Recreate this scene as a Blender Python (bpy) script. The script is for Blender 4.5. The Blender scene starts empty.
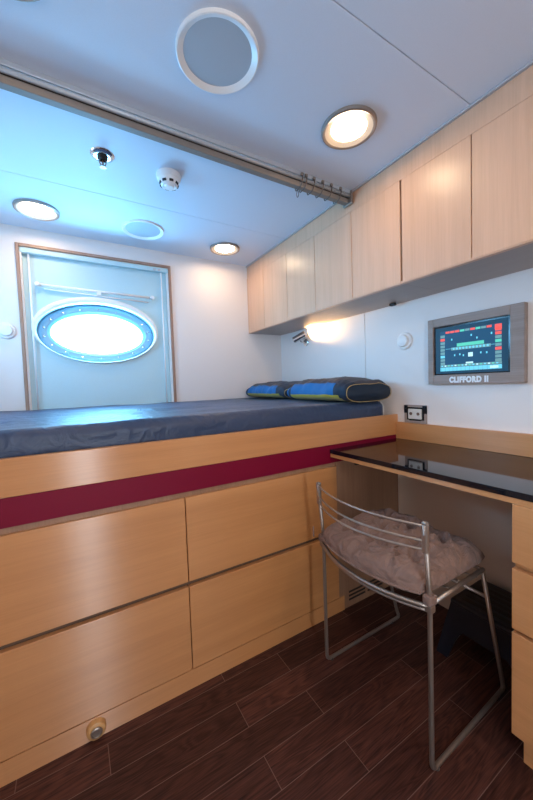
import bpy, bmesh, math, random
from mathutils import Vector, Matrix, noise

C = bpy.context.scene.collection
S = bpy.context.scene
PI = math.pi
random.seed(4)

# ------------------------------------------------------------------ camera
CAM = Vector((-1.4750, -2.2264, 1.0899))
YAW, PITCH, ROLL, FPX = [math.radians(v) for v in (-30.6793, -2.709, -1.9238)] + [325.28]
cam = bpy.data.cameras.new('camera')
cam.sensor_fit = 'HORIZONTAL'
cam.sensor_width = 36.0
cam.lens = FPX * 36.0 / 533.0
cam.clip_start = 0.02
cam_o = bpy.data.objects.new('camera', cam)
C.objects.link(cam_o)
_f = Vector((-math.sin(YAW) * math.cos(PITCH), math.cos(YAW) * math.cos(PITCH), math.sin(PITCH)))
_r = Vector((math.cos(YAW), math.sin(YAW), 0))
_u = _r.cross(_f)
_r2 = math.cos(ROLL) * _r + math.sin(ROLL) * _u
_u2 = -math.sin(ROLL) * _r + math.cos(ROLL) * _u
cam_o.matrix_world = Matrix(((_r2.x, _u2.x, -_f.x, CAM.x), (_r2.y, _u2.y, -_f.y, CAM.y),
                             (_r2.z, _u2.z, -_f.z, CAM.z), (0, 0, 0, 1)))
S.camera = cam_o

# ------------------------------------------------------------------ world, light, exposure
S.view_settings.view_transform = 'Standard'
S.view_settings.look = 'None'
S.view_settings.gamma = 1.0
S.view_settings.use_curve_mapping = False
S.view_settings.exposure = 0.0
S.cycles.use_denoising = True
S.cycles.max_bounces = 10
S.cycles.diffuse_bounces = 6
S.cycles.sample_clamp_indirect = 6.0

SKY = (0.20, 0.60, 1.0)
SKY_STRENGTH = 49.0
SKY_STEEP = 2.6
LENS_COL = (1.0, 0.72, 0.46)
LENS_STRENGTH = 50.0
LAMP_COL = (1.0, 0.62, 0.26)
LAMP_POWER = 60.0
DOOR_COL = (0.88, 0.94, 1.0)
DOOR_POWER = 16.0
REAR_FILL_POWER = 2.9

w = bpy.data.worlds.new('daylight')
S.world = w
w.use_nodes = True
w.node_tree.nodes['Background'].inputs['Color'].default_value = (*SKY, 1)
_bg = w.node_tree.nodes['Background']
_tc = w.node_tree.nodes.new('ShaderNodeTexCoord')
_sp = w.node_tree.nodes.new('ShaderNodeSeparateXYZ')
_ab = w.node_tree.nodes.new('ShaderNodeMath')
_ab.operation = 'ABSOLUTE'
_mr = w.node_tree.nodes.new('ShaderNodeMapRange')       # bright zenith above, bright glitter on the water below
_mr.interpolation_type = 'SMOOTHSTEP'
_mr.inputs['From Min'].default_value = 0.60
_mr.inputs['From Max'].default_value = 1.0
_mr.inputs['To Min'].default_value = SKY_STRENGTH
_mr.inputs['To Max'].default_value = SKY_STRENGTH * SKY_STEEP
w.node_tree.links.new(_tc.outputs['Generated'], _sp.inputs[0])
w.node_tree.links.new(_sp.outputs['Z'], _ab.inputs[0])
w.node_tree.links.new(_ab.outputs[0], _mr.inputs['Value'])
w.node_tree.links.new(_mr.outputs['Result'], _bg.inputs['Strength'])


def area(name, loc, rot, sx, sy, col, power, portal=False, shape='RECTANGLE', spread=None):
    l = bpy.data.lights.new(name, 'AREA')
    l.shape = shape
    l.size, l.size_y = sx, sy
    l.color = col
    l.energy = power
    if spread is not None:
        l.spread = spread
    if portal:
        l.cycles.is_portal = True
    o = bpy.data.objects.new(name, l)
    o.location = loc
    o.rotation_euler = rot
    C.objects.link(o)
    return o


# daylight enters through the porthole (portal) and through the open doorway behind the camera
area('porthole_daylight_portal', (-1.312, 0.098, 1.440), (-PI / 2, 0, 0), 0.56, 0.28, (1, 1, 1), 1.0, portal=True, shape='ELLIPSE')
area('fill_window_portal', (-2.252, -0.55, 1.50), (0, -PI / 2, 0), 0.26, 0.40, (1, 1, 1), 1.0, portal=True)  # sky fill through the added, unseen left window
area('doorway_daylight', (-1.42, -3.16, 1.05), (PI / 2, 0, 0), 0.16, 1.8, DOOR_COL, DOOR_POWER)
# added warm fill lights without fixtures, unseen behind the camera
for _x, _k in ((-1.56, 0.85), (-0.59, 2.0)):
    area('rear_fill_light', (_x, -2.50, 1.975), (0, 0, 0), 0.12, 0.12, LENS_COL, REAR_FILL_POWER * _k, shape='DISK')

# ------------------------------------------------------------------ materials


def nm(name):
    m = bpy.data.materials.new(name)
    m.use_nodes = True
    nt = m.node_tree
    return m, nt, nt.nodes, nt.links, nt.nodes['Principled BSDF']


def plain(name, col, rough=0.5, metal=0.0, spec=0.5, bump=0.0, bscale=200, emis=None, estr=0.0, coat=0.0):
    m, nt, N, L, b = nm(name)
    b.inputs['Base Color'].default_value = (*col, 1)
    b.inputs['Roughness'].default_value = rough
    b.inputs['Metallic'].default_value = metal
    b.inputs['Specular IOR Level'].default_value = spec
    b.inputs['Coat Weight'].default_value = coat
    if emis:
        b.inputs['Emission Color'].default_value = (*emis, 1)
        b.inputs['Emission Strength'].default_value = estr
    tc = N.new('ShaderNodeTexCoord')
    nz = N.new('ShaderNodeTexNoise')
    nz.inputs['Scale'].default_value = bscale
    nz.inputs['Detail'].default_value = 3
    L.new(tc.outputs['Object'], nz.inputs['Vector'])
    if bump:
        bp = N.new('ShaderNodeBump')
        bp.inputs['Strength'].default_value = bump
        bp.inputs['Distance'].default_value = 0.002
        L.new(nz.outputs['Fac'], bp.inputs['Height'])
        L.new(bp.outputs['Normal'], b.inputs['Normal'])
    # faint mottling keeps the surface from reading as a flat fill
    mx = N.new('ShaderNodeMix')
    mx.data_type = 'RGBA'
    mx.inputs[6].default_value = (*[c * 0.96 for c in col], 1)
    mx.inputs[7].default_value = (*[min(1, c * 1.03) for c in col], 1)
    L.new(nz.outputs['Fac'], mx.inputs[0])
    L.new(mx.outputs[2], b.inputs['Base Color'])
    return m


def wood(name, light, dark, axis, rough=0.32, contrast=1.0, spec=0.5, fine=1.0, aniso=None):
    """straight grained veneer; axis = direction of the grain (0 x, 1 y, 2 z)"""
    m, nt, N, L, b = nm(name)
    tc = N.new('ShaderNodeTexCoord')

    def stretched(long, across, detail):
        mp = N.new('ShaderNodeMapping')
        sc = [across, across, across]
        sc[axis] = long
        mp.inputs['Scale'].default_value = sc
        L.new(tc.outputs['Object'], mp.inputs['Vector'])
        nz = N.new('ShaderNodeTexNoise')
        nz.inputs['Scale'].default_value = 1.0
        nz.inputs['Detail'].default_value = detail
        nz.inputs['Roughness'].default_value = 0.6
        nz.inputs['Distortion'].default_value = 0.25
        L.new(mp.outputs['Vector'], nz.inputs['Vector'])
        return nz
    a = stretched(1.1, 26, 4)
    f = stretched(7, 260 * fine, 2)
    ad = N.new('ShaderNodeMath')
    ad.operation = 'MULTIPLY_ADD'
    L.new(f.outputs['Fac'], ad.inputs[0])
    ad.inputs[1].default_value = 0.55
    L.new(a.outputs['Fac'], ad.inputs[2])
    rp = N.new('ShaderNodeValToRGB')
    half = 0.26 / contrast
    rp.color_ramp.elements[0].position = max(0, 0.775 - half)
    rp.color_ramp.elements[1].position = min(1, 0.775 + half)
    rp.color_ramp.elements[0].color = (*dark, 1)
    rp.color_ramp.elements[1].color = (*light, 1)
    L.new(ad.outputs[0], rp.inputs['Fac'])
    L.new(rp.outputs['Color'], b.inputs['Base Color'])
    b.inputs['Roughness'].default_value = rough
    b.inputs['Specular IOR Level'].default_value = spec
    if aniso:                                   # the pores scatter light across the grain
        b.inputs['Anisotropic'].default_value = 1.0
        cx = N.new('ShaderNodeCombineXYZ')
        for i_ in range(3):
            cx.inputs[i_].default_value = aniso[i_]
        L.new(cx.outputs[0], b.inputs['Tangent'])
    bp = N.new('ShaderNodeBump')
    bp.inputs['Strength'].default_value = 0.06
    bp.inputs['Distance'].default_value = 0.001
    L.new(f.outputs['Fac'], bp.inputs['Height'])
    L.new(bp.outputs['Normal'], b.inputs['Normal'])
    return m


def floor_mat():
    m, nt, N, L, b = nm('wenge_planks')
    tc = N.new('ShaderNodeTexCoord')
    mp = N.new('ShaderNodeMapping')
    mp.inputs['Location'].default_value = (0.20, 1.33 + 0.0955 * 14, 0)
    L.new(tc.outputs['Object'], mp.inputs['Vector'])
    br = N.new('ShaderNodeTexBrick')
    br.inputs['Scale'].default_value = 1.0
    br.inputs['Brick Width'].default_value = 0.62
    br.inputs['Row Height'].default_value = 0.0955
    br.inputs['Mortar Size'].default_value = 0.0010
    br.inputs['Mortar Smooth'].default_value = 0.1
    br.inputs['Bias'].default_value = 0.0
    br.offset = 0.37
    br.offset_frequency = 2
    br.squash = 1.0
    br.inputs['Color1'].default_value = (0, 0, 0, 1)
    br.inputs['Color2'].default_value = (1, 1, 1, 1)
    br.inputs['Mortar'].default_value = (0.5, 0.5, 0.5, 1)
    L.new(mp.outputs['Vector'], br.inputs['Vector'])
    # per plank shift of the grain
    sh = N.new('ShaderNodeVectorMath')
    sh.operation = 'SCALE'
    sh.inputs['Scale'].default_value = 9.0
    L.new(br.outputs['Color'], sh.inputs[0])
    ad = N.new('ShaderNodeVectorMath')
    ad.operation = 'ADD'
    L.new(tc.outputs['Object'], ad.inputs[0])
    L.new(sh.outputs['Vector'], ad.inputs[1])
    m2 = N.new('ShaderNodeMapping')
    m2.inputs['Scale'].default_value = (2.2, 20, 1)
    L.new(ad.outputs['Vector'], m2.inputs['Vector'])
    wv = N.new('ShaderNodeTexNoise')
    wv.inputs['Scale'].default_value = 1.0
    wv.inputs['Detail'].default_value = 2.0
    wv.inputs['Distortion'].default_value = 0.7
    L.new(m2.outputs['Vector'], wv.inputs['Vector'])
    # cathedral rings: sine of the noise
    sn = N.new('ShaderNodeMath')
    sn.operation = 'MULTIPLY'
    sn.inputs[1].default_value = 70.0
    L.new(wv.outputs['Fac'], sn.inputs[0])
    s2 = N.new('ShaderNodeMath')
    s2.operation = 'SINE'
    L.new(sn.outputs[0], s2.inputs[0])
    m3 = N.new('ShaderNodeMapping')
    m3.inputs['Scale'].default_value = (12, 330, 1)
    L.new(ad.outputs['Vector'], m3.inputs['Vector'])
    fn = N.new('ShaderNodeTexNoise')
    fn.inputs['Scale'].default_value = 1.0
    fn.inputs['Detail'].default_value = 3.0
    L.new(m3.outputs['Vector'], fn.inputs['Vector'])
    r1 = N.new('ShaderNodeMapRange')
    r1.inputs['From Min'].default_value = -1
    r1.inputs['From Max'].default_value = 1
    r1.inputs['To Min'].default_value = 0.0
    r1.inputs['To Max'].default_value = 0.20
    L.new(s2.outputs[0], r1.inputs['Value'])
    sm = N.new('ShaderNodeMath')
    sm.operation = 'MULTIPLY_ADD'
    sm.inputs[1].default_value = 0.90
    L.new(fn.outputs['Fac'], sm.inputs[0])
    L.new(r1.outputs['Result'], sm.inputs[2])
    rp = N.new('ShaderNodeValToRGB')
    rp.color_ramp.elements[0].position = 0.25
    rp.color_ramp.elements[1].position = 0.85
    rp.color_ramp.elements[0].color = (0.016, 0.0062, 0.0055, 1)
    rp.color_ramp.elements[1].color = (0.100, 0.037, 0.027, 1)
    L.new(sm.outputs[0], rp.inputs['Fac'])
    # per plank tone
    hv = N.new('ShaderNodeHueSaturation')
    L.new(rp.outputs['Color'], hv.inputs['Color'])
    pv = N.new('ShaderNodeMapRange')
    pv.inputs['To Min'].default_value = 0.72
    pv.inputs['To Max'].default_value = 1.3
    L.new(br.outputs['Color'], pv.inputs['Value'])
    L.new(pv.outputs['Result'], hv.inputs['Value'])
    mx = N.new('ShaderNodeMix')
    mx.data_type = 'RGBA'
    mx.inputs[7].default_value = (0.17, 0.10, 0.085, 1)
    L.new(br.outputs['Fac'], mx.inputs[0])
    L.new(hv.outputs['Color'], mx.inputs[6])
    L.new(mx.outputs[2], b.inputs['Base Color'])
    b.inputs['Roughness'].default_value = 0.40
    b.inputs['Specular IOR Level'].default_value = 0.22
    bp = N.new('ShaderNodeBump')
    bp.inputs['Strength'].default_value = 0.12
    bp.inputs['Distance'].default_value = 0.001
    L.new(sm.outputs[0], bp.inputs['Height'])
    L.new(bp.outputs['Normal'], b.inputs['Normal'])
    return m


def pane_mat():
    m, nt, N, L, b = nm('window_glass')
    N.remove(b)
    tr = N.new('ShaderNodeBsdfTransparent')
    tr.inputs['Color'].default_value = (0.95, 0.98, 1, 1)
    gl = N.new('ShaderNodeBsdfGlossy')
    gl.inputs['Roughness'].default_value = 0.03
    mx = N.new('ShaderNodeMixShader')
    mx.inputs[0].default_value = 0.06
    L.new(tr.outputs[0], mx.inputs[1])
    L.new(gl.outputs[0], mx.inputs[2])
    L.new(mx.outputs[0], N['Material Output'].inputs['Surface'])
    return m


def emit(name, col, strength):
    m, nt, N, L, b = nm(name)
    b.inputs['Base Color'].default_value = (*[c * 0.3 for c in col], 1)
    b.inputs['Emission Color'].default_value = (*col, 1)
    b.inputs['Emission Strength'].default_value = strength
    return m


def fabric(name, col, rough=0.8, sheen=0.2, scale=900, spec=0.3, var=0.12, crease=0.0):
    m, nt, N, L, b = nm(name)
    tc = N.new('ShaderNodeTexCoord')
    nz = N.new('ShaderNodeTexNoise')
    nz.inputs['Scale'].default_value = scale
    L.new(tc.outputs['Object'], nz.inputs['Vector'])
    n2 = N.new('ShaderNodeTexNoise')
    n2.inputs['Scale'].default_value = 14
    n2.inputs['Detail'].default_value = 4
    L.new(tc.outputs['Object'], n2.inputs['Vector'])
    mx = N.new('ShaderNodeMix')
    mx.data_type = 'RGBA'
    mx.inputs[6].default_value = (*[c * (1 - var) for c in col], 1)
    mx.inputs[7].default_value = (*[min(1, c * (1 + var)) for c in col], 1)
    L.new(n2.outputs['Fac'], mx.inputs[0])
    L.new(mx.outputs[2], b.inputs['Base Color'])
    bp = N.new('ShaderNodeBump')
    bp.inputs['Strength'].default_value = 0.15
    bp.inputs['Distance'].default_value = 0.001
    L.new(nz.outputs['Fac'], bp.inputs['Height'])
    L.new(bp.outputs['Normal'], b.inputs['Normal'])
    if crease:
        n3 = N.new('ShaderNodeTexNoise')
        n3.inputs['Scale'].default_value = 17
        n3.inputs['Detail'].default_value = 2
        n3.inputs['Distortion'].default_value = 1.6
        L.new(tc.outputs['Object'], n3.inputs['Vector'])
        b2 = N.new('ShaderNodeBump')
        b2.inputs['Strength'].default_value = crease
        b2.inputs['Distance'].default_value = 0.02
        L.new(n3.outputs['Fac'], b2.inputs['Height'])
        L.new(b2.outputs['Normal'], bp.inputs['Normal'])
    b.inputs['Roughness'].default_value = rough
    b.inputs['Specular IOR Level'].default_value = spec
    b.inputs['Sheen Weight'].default_value = sheen
    return m


M = dict(
    wall=plain('painted_wall', (0.81, 0.755, 0.73), 0.5, bump=0.04, bscale=350),
    ceiling=plain('painted_ceiling', (0.64, 0.71, 0.82), 0.55, bump=0.03, bscale=300),
    panel=plain('pale_panel', (0.50, 0.70, 0.76), 0.5),
    white=plain('white_plastic', (0.85, 0.85, 0.85), 0.35),
    grey=plain('grey_grille', (0.42, 0.47, 0.53), 0.6, bump=0.3, bscale=900),
    floor=floor_mat(),
    bed_wood=wood('oak_veneer_horizontal', (0.57, 0.262, 0.098), (0.465, 0.20, 0.068), 0, 0.36, 0.7, spec=1.0, aniso=(0, 0, 1)),
    desk_wood=wood('oak_veneer_along_desk', (0.58, 0.275, 0.112), (0.475, 0.215, 0.078), 1, 0.38, 0.7, aniso=(0, 0, 1)),
    cab_wood=wood('oak_veneer_vertical', (0.70, 0.425, 0.28), (0.59, 0.345, 0.22), 2, 0.33, 0.8),
    shaded_wood=wood('oak_veneer_shaded', (0.36, 0.20, 0.12), (0.27, 0.145, 0.085), 2, 0.4, 1.0),  # darker copy of the bed oak, shade put into the colour
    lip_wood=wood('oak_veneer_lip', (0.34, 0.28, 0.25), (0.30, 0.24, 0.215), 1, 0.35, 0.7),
    frame_wood=wood('window_trim_wood', (0.40, 0.24, 0.17), (0.30, 0.17, 0.12), 2, 0.4),
    grey_wood=wood('grey_oak_frame', (0.36, 0.275, 0.235), (0.25, 0.185, 0.155), 1, 0.45, 1.2),
    ring_dark=plain('dark_wire', (0.16, 0.14, 0.13), 0.4, metal=0.6),
    trim_grey=plain('grey_bead', (0.44, 0.41, 0.42), 0.5),
    beige=plain('beige_warm_tint', (0.62, 0.50, 0.40), 0.4),  # warm light on the knee wall, put into the colour
    red=plain('crimson_laminate', (0.170, 0.0015, 0.022), 0.5, spec=0.2),
    dark=plain('dark_gap', (0.02, 0.015, 0.012), 0.6),
    gap_shade=plain('brown_gap_shade', (0.13, 0.075, 0.045), 0.6),
    glass_black=plain('black_glass', (0.005, 0.006, 0.010), 0.05, spec=0.42),
    chrome=plain('polished_metal', (0.75, 0.74, 0.72), 0.16, metal=1.0),
    steel=plain('satin_steel', (0.37, 0.32, 0.285), 0.40, metal=0.85),
    alu=plain('rail_aluminium', (0.50, 0.55, 0.60), 0.42, metal=0.35),
    ring=plain('porthole_metal', (0.26, 0.46, 0.60), 0.45, metal=0.4),
    rail_band=plain('grey_brown_rail_face', (0.22, 0.19, 0.17), 0.5),
    bezel=plain('lamp_bezel', (0.74, 0.66, 0.55), 0.35, metal=0.25),
    lens=emit('lamp_lens', LENS_COL, LENS_STRENGTH),
    bulb=emit('reading_lamp_lens', LAMP_COL, 30),
    glass=pane_mat(),
    sheet=fabric('navy_sheet', (0.021, 0.042, 0.098), 0.42, 0.04, spec=0.5, crease=0.3),
    mattress=fabric('white_mattress', (0.75, 0.75, 0.74)),
    p_top=fabric('pillow_slate', (0.045, 0.045, 0.062), 0.65, 0.05),
    p_blue=fabric('pillow_blue', (0.004, 0.110, 0.32), 0.6, 0.03),
    p_navy=fabric('pillow_navy', (0.010, 0.022, 0.045), 0.65, 0.03),
    p_yellow=fabric('pillow_yellow', (0.50, 0.34, 0.022), 0.6, 0.2),
    p_pipe=fabric('pillow_piping', (0.42, 0.30, 0.12), 0.6, 0.1),
    cushion=fabric('taupe_cushion', (0.195, 0.122, 0.100), 0.75, 0.08, var=0.25, crease=0.9),
    strap=fabric('dark_tie', (0.06, 0.045, 0.04), 0.8),
    black_plastic=plain('navy_black_plastic', (0.007, 0.010, 0.019), 0.38, bump=0.1, bscale=600),
    bezel_black=plain('screen_bezel_black', (0.006, 0.010, 0.016), 0.15),
    s_navy=emit('screen_navy', (0.004, 0.055, 0.13), 1.0),
    s_deep=emit('screen_edge', (0.003, 0.035, 0.075), 1.0),
    s_cyan=emit('screen_cyan', (0.16, 0.62, 0.80), 1.0),
    s_green=emit('screen_green', (0.10, 0.60, 0.45), 1.0),
    s_red=emit('screen_red', (0.85, 0.10, 0.08), 1.0),
    s_grey=emit('screen_grey', (0.14, 0.30, 0.33), 1.0),
    s_white=emit('screen_white', (0.55, 0.85, 0.95), 1.0),
    letter=plain('white_lettering', (0.85, 0.87, 0.90), 0.4),
    socket=plain('cream_socket', (0.72, 0.68, 0.62), 0.35),
    brass=plain('brown_pin_hole', (0.16, 0.09, 0.06), 0.4),
    knob_wood=wood('turned_wood', (0.58, 0.33, 0.14), (0.42, 0.22, 0.08), 1, 0.4),
)

# ------------------------------------------------------------------ mesh helpers


def link(name, bm, mats, parent=None, smooth=False, bevel=0.0, segs=2, subsurf=0, autosmooth=True):
    bmesh.ops.recalc_face_normals(bm, faces=bm.faces[:])
    me = bpy.data.meshes.new(name)
    bm.to_mesh(me)
    bm.free()
    if not isinstance(mats, (list, tuple)):
        mats = [mats]
    for mt in mats:
        me.materials.append(M[mt])
    for p in me.polygons:
        p.use_smooth = smooth
    o = bpy.data.objects.new(name, me)
    C.objects.link(o)
    if parent:
        o.parent = parent
        o.matrix_parent_inverse = Matrix.Translation(-parent.location) if parent.type == 'EMPTY' else Matrix.Identity(4)
    if bevel:
        md = o.modifiers.new('bevel', 'BEVEL')
        md.width = bevel
        md.segments = segs
        md.limit_method = 'ANGLE'
    if subsurf:
        md = o.modifiers.new('subsurf', 'SUBSURF')
        md.levels = md.render_levels = subsurf
    return o


def thing(name, label, cat, loc=(0, 0, 0), group=None):
    o = bpy.data.objects.new(name, None)
    o.empty_display_size = 0.05
    o.location = loc
    C.objects.link(o)
    return tag(o, label, cat, group)


def tag(o, label, cat, group=None):
    o['label'] = label
    o['category'] = cat
    if group:
        o['group'] = group
    return o


def struct(o):
    o['kind'] = 'structure'
    return o


def part_label(o, s):
    o['label'] = s
    return o


def box(bm, x0, x1, y0, y1, z0, z1, mi=0):
    vs = [bm.verts.new(p) for p in ((x0, y0, z0), (x1, y0, z0), (x1, y1, z0), (x0, y1, z0),
                                    (x0, y0, z1), (x1, y0, z1), (x1, y1, z1), (x0, y1, z1))]
    for f in ((0, 3, 2, 1), (4, 5, 6, 7), (0, 1, 5, 4), (1, 2, 6, 5), (2, 3, 7, 6), (3, 0, 4, 7)):
        bm.faces.new([vs[i] for i in f]).material_index = mi


def boxes(name, lst, mats, parent=None, bevel=0.0, smooth=False, segs=2):
    bm = bmesh.new()
    for b in lst:
        box(bm, *b)
    return link(name, bm, mats, parent, bevel=bevel, smooth=smooth, segs=segs)


def fillet(pts, r, n=5):
    """polyline with rounded inner corners"""
    pts = [Vector(p) for p in pts]
    out = [pts[0]]
    for i in range(1, len(pts) - 1):
        a, b, c = pts[i - 1], pts[i], pts[i + 1]
        d1 = (a - b)
        d2 = (c - b)
        rr = min(r, d1.length * 0.45, d2.length * 0.45)
        p, q = b + d1.normalized() * rr, b + d2.normalized() * rr
        for k in range(n + 1):
            t = k / n
            out.append((1 - t) ** 2 * p + 2 * t * (1 - t) * b + t * t * q)
    out.append(pts[-1])
    return out


def tube(bm, path, r, seg=10, mi=0, cap=True, closed=False):
    path = [Vector(p) for p in path]
    n = len(path)
    rings = []
    nrm = None
    for i in range(n):
        if closed:
            t = (path[(i + 1) % n] - path[i - 1]).normalized()
        else:
            t = (path[min(i + 1, n - 1)] - path[max(i - 1, 0)]).normalized()
        if nrm is None:
            nrm = t.orthogonal().normalized()
        else:
            nrm = (nrm - t * nrm.dot(t))
            nrm = nrm.normalized() if nrm.length > 1e-6 else t.orthogonal().normalized()
        bn = t.cross(nrm)
        rr = r[i] if isinstance(r, (list, tuple)) else r
        rings.append([bm.verts.new(path[i] + (nrm * math.cos(2 * PI * k / seg) + bn * math.sin(2 * PI * k / seg)) * rr)
                      for k in range(seg)])
    for i in range(n if closed else n - 1):
        A, B = rings[i], rings[(i + 1) % n]
        for k in range(seg):
            f = bm.faces.new((A[k], A[(k + 1) % seg], B[(k + 1) % seg], B[k]))
            f.material_index = mi
            f.smooth = True
    if cap and not closed:
        bm.faces.new(list(reversed(rings[0]))).material_index = mi
        bm.faces.new(rings[-1]).material_index = mi


def rod(name, path, r, mat, parent, seg=10):
    bm = bmesh.new()
    tube(bm, path, r, seg)
    return link(name, bm, mat, parent, smooth=True)


def lathe(bm, prof, axis=(0, 0, 1), origin=(0, 0, 0), seg=40, mi=0, sx=1.0, sy=1.0, mis=None):
    """prof: list of (radius, height along axis)"""
    ax = Vector(axis).normalized()
    u = ax.orthogonal().normalized()
    if abs(ax.z) > 0.9:
        u = Vector((1, 0, 0))
    elif abs(ax.y) > 0.9 or abs(ax.x) > 0.9:
        u = Vector((0, 0, 1)).cross(ax).normalized()
    v = ax.cross(u)
    o = Vector(origin)
    rings = []
    for r, h in prof:
        if r < 1e-6:
            rings.append([bm.verts.new(o + ax * h)])
        else:
            rings.append([bm.verts.new(o + ax * h + u * (r * sx * math.cos(2 * PI * k / seg)) + v * (r * sy * math.sin(2 * PI * k / seg)))
                          for k in range(seg)])
    for i in range(len(rings) - 1):
        A, B = rings[i], rings[i + 1]
        m_i = mis[i] if mis else mi
        for k in range(seg):
            k2 = (k + 1) % seg
            if len(A) == 1 and len(B) == 1:
                continue
            if len(A) == 1:
                f = bm.faces.new((A[0], B[k], B[k2]))
            elif len(B) == 1:
                f = bm.faces.new((A[k], A[k2], B[0]))
            else:
                f = bm.faces.new((A[k], A[k2], B[k2], B[k]))
            f.material_index = m_i


def turned(name, prof, mat, parent=None, axis=(0, 0, 1), origin=(0, 0, 0), seg=40, smooth=True):
    bm = bmesh.new()
    lathe(bm, prof, axis, origin, seg)
    o = link(name, bm, mat, parent, smooth=smooth)
    for p in o.data.polygons:
        p.use_smooth = True
    md = o.modifiers.new('edges', 'EDGE_SPLIT')
    md.split_angle = math.radians(35)
    return o


def copy_tree(o, parent=None):
    c = o.copy()
    C.objects.link(c)
    if parent:
        c.parent = parent
    for ch in list(o.children):
        copy_tree(ch, c)
    return c


# ------------------------------------------------------------------ room shell
XL, YN, ZC, YB = -2.15, -3.05, 1.9894, -1.1024
WX0, WX1, WZ0, WZ1 = -1.703, -0.871, 0.93, 1.902          # outside of the window trim
struct(boxes('floor', [(XL - 0.1, 0.1, YN - 0.6, 0.1, -0.06, 0.0)], 'floor'))
# ceiling panels with open joints under a sub-ceiling
G = 0.0011
struct(boxes('ceiling', [
    (XL - 0.1, 0.1, -0.530 + G, 0.1, ZC, ZC + 0.02), (XL - 0.1, 0.1, -1.080 + G, -0.530 - G, ZC, ZC + 0.02),
    (XL - 0.1, 0.1, -1.625 + G, -1.080, ZC, ZC + 0.02), (XL - 0.1, 0.1, YN - 0.1, -1.625 - G, ZC + 0.001, ZC + 0.02),
    (XL - 0.1, 0.1, YN - 0.6, 0.1, ZC + 0.022, ZC + 0.06)], 'ceiling', bevel=0.0008, segs=1))
IN = 0.026
struct(boxes('wall_back', [
    (XL - 0.1, WX0 + IN, 0.0, 0.08, 0.0, ZC), (WX1 - IN, 0.1, 0.0, 0.08, 0.0, ZC),
    (WX0 + IN, WX1 - IN, 0.0, 0.08, WZ1 - IN, ZC), (WX0 + IN, WX1 - IN, 0.0, 0.08, 0.0, WZ0 + IN)], 'wall'))
# right wall in panels: a joint beside the head of the bed
struct(boxes('wall_right', [(0.0, 0.05, -0.884, 0.1, 0.0, ZC), (0.0, 0.05, YN - 0.1, -0.887, 0.0, ZC), (0.02, 0.08, YN - 0.1, 0.1, 0, ZC)],
             'wall', bevel=0.001, segs=1))
LY0, LY1, LZ0, LZ1 = -0.74, -0.36, 1.38, 1.62             # unseen window added over the foot of the bed for blue fill light
struct(boxes('wall_left', [(XL - 0.1, XL, YN - 0.1, LY0, 0.0, ZC), (XL - 0.1, XL, LY1, 0.1, 0.0, ZC),
                           (XL - 0.1, XL, LY0, LY1, 0.0, LZ0), (XL - 0.1, XL, LY0, LY1, LZ1, ZC)], 'wall'))
# wall behind the camera with an open doorway that lets the corridor daylight in
struct(boxes('wall_front', [(XL - 0.1, -1.67, YN - 0.08, YN, 0, ZC), (-1.17, 0.1, YN - 0.08, YN, 0, ZC), (-1.67, -1.17, YN - 0.08, YN, 1.96, ZC)], 'wall'))
struct(boxes('wall_corridor', [(XL - 0.1, 0.1, YN - 0.6, YN - 0.55, 0, ZC), (XL - 0.15, XL - 0.1, YN - 0.6, YN - 0.08, 0, ZC), (0.1, 0.15, YN - 0.6, YN - 0.08, 0, ZC)], 'wall'))
# fascia between the wall cabinets and the ceiling, with its shadow bead
XC, CZ0, CZ1 = -0.2938, 1.4865, 1.8970
struct(boxes('trim_1', [(XC + 0.004, 0.0, -2.60, 0.0, CZ1 + 0.003, ZC)], 'cab_wood'))
struct(boxes('trim_2', [(XC - 0.006, XC + 0.004, -2.60, 0.0, ZC - 0.008, ZC)], 'trim_grey'))
w2 = struct(boxes('fill_window', [(XL - 0.02, XL + 0.012, LY0 - 0.02, LY0, LZ0 - 0.02, LZ1 + 0.02), (XL - 0.02, XL + 0.012, LY1, LY1 + 0.02, LZ0 - 0.02, LZ1 + 0.02),
                                (XL - 0.02, XL + 0.012, LY0, LY1, LZ1, LZ1 + 0.02), (XL - 0.02, XL + 0.012, LY0, LY1, LZ0 - 0.02, LZ0)], 'frame_wood'))
bm = bmesh.new()
bm.faces.new([bm.verts.new((XL - 0.048, y, z)) for y, z in ((LY0, LZ0), (LY1, LZ0), (LY1, LZ1), (LY0, LZ1))])
link('pane', bm, 'glass', w2)
# back edge of the ceiling over the window wall
struct(boxes('trim_3', [(XL, XC, -0.006, 0.0, ZC - 0.006, ZC)], 'wall'))

# ------------------------------------------------------------------ window
win = struct(bpy.data.objects.new('window_1', None))
C.objects.link(win)
T = 0.016
fr = boxes('window_frame', [
    (WX0, WX0 + T, -0.012, 0.03, WZ0, WZ1), (WX1 - T, WX1, -0.012, 0.03, WZ0, WZ1),
    (WX0 + T, WX1 - T, -0.012, 0.03, WZ1 - T, WZ1), (WX0 + T, WX1 - T, -0.012, 0.03, WZ0, WZ0 + T)], 'frame_wood', win, bevel=0.002)
PC = Vector((-1.312, 0.0, 1.455))
PY = 0.028


def ellipse(a, b, y, n=96, z=1.440):
    return [Vector((PC.x + a * math.cos(2 * PI * k / n), y, z + b * math.sin(2 * PI * k / n))) for k in range(n)]


def strip(bm, A, B, mi=0):
    n = len(A)
    for k in range(n):
        f = bm.faces.new((A[k], A[(k + 1) % n], B[(k + 1) % n], B[k]))
        f.material_index = mi
        f.smooth = True


def ringset(bm, spec, mis=None):
    prev = None
    for i, (a, b, y) in enumerate(spec):
        cur = [bm.verts.new(p) for p in ellipse(a, b, y)]
        if prev:
            strip(bm, prev, cur, mis[i - 1] if mis else 0)
        prev = cur


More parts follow.
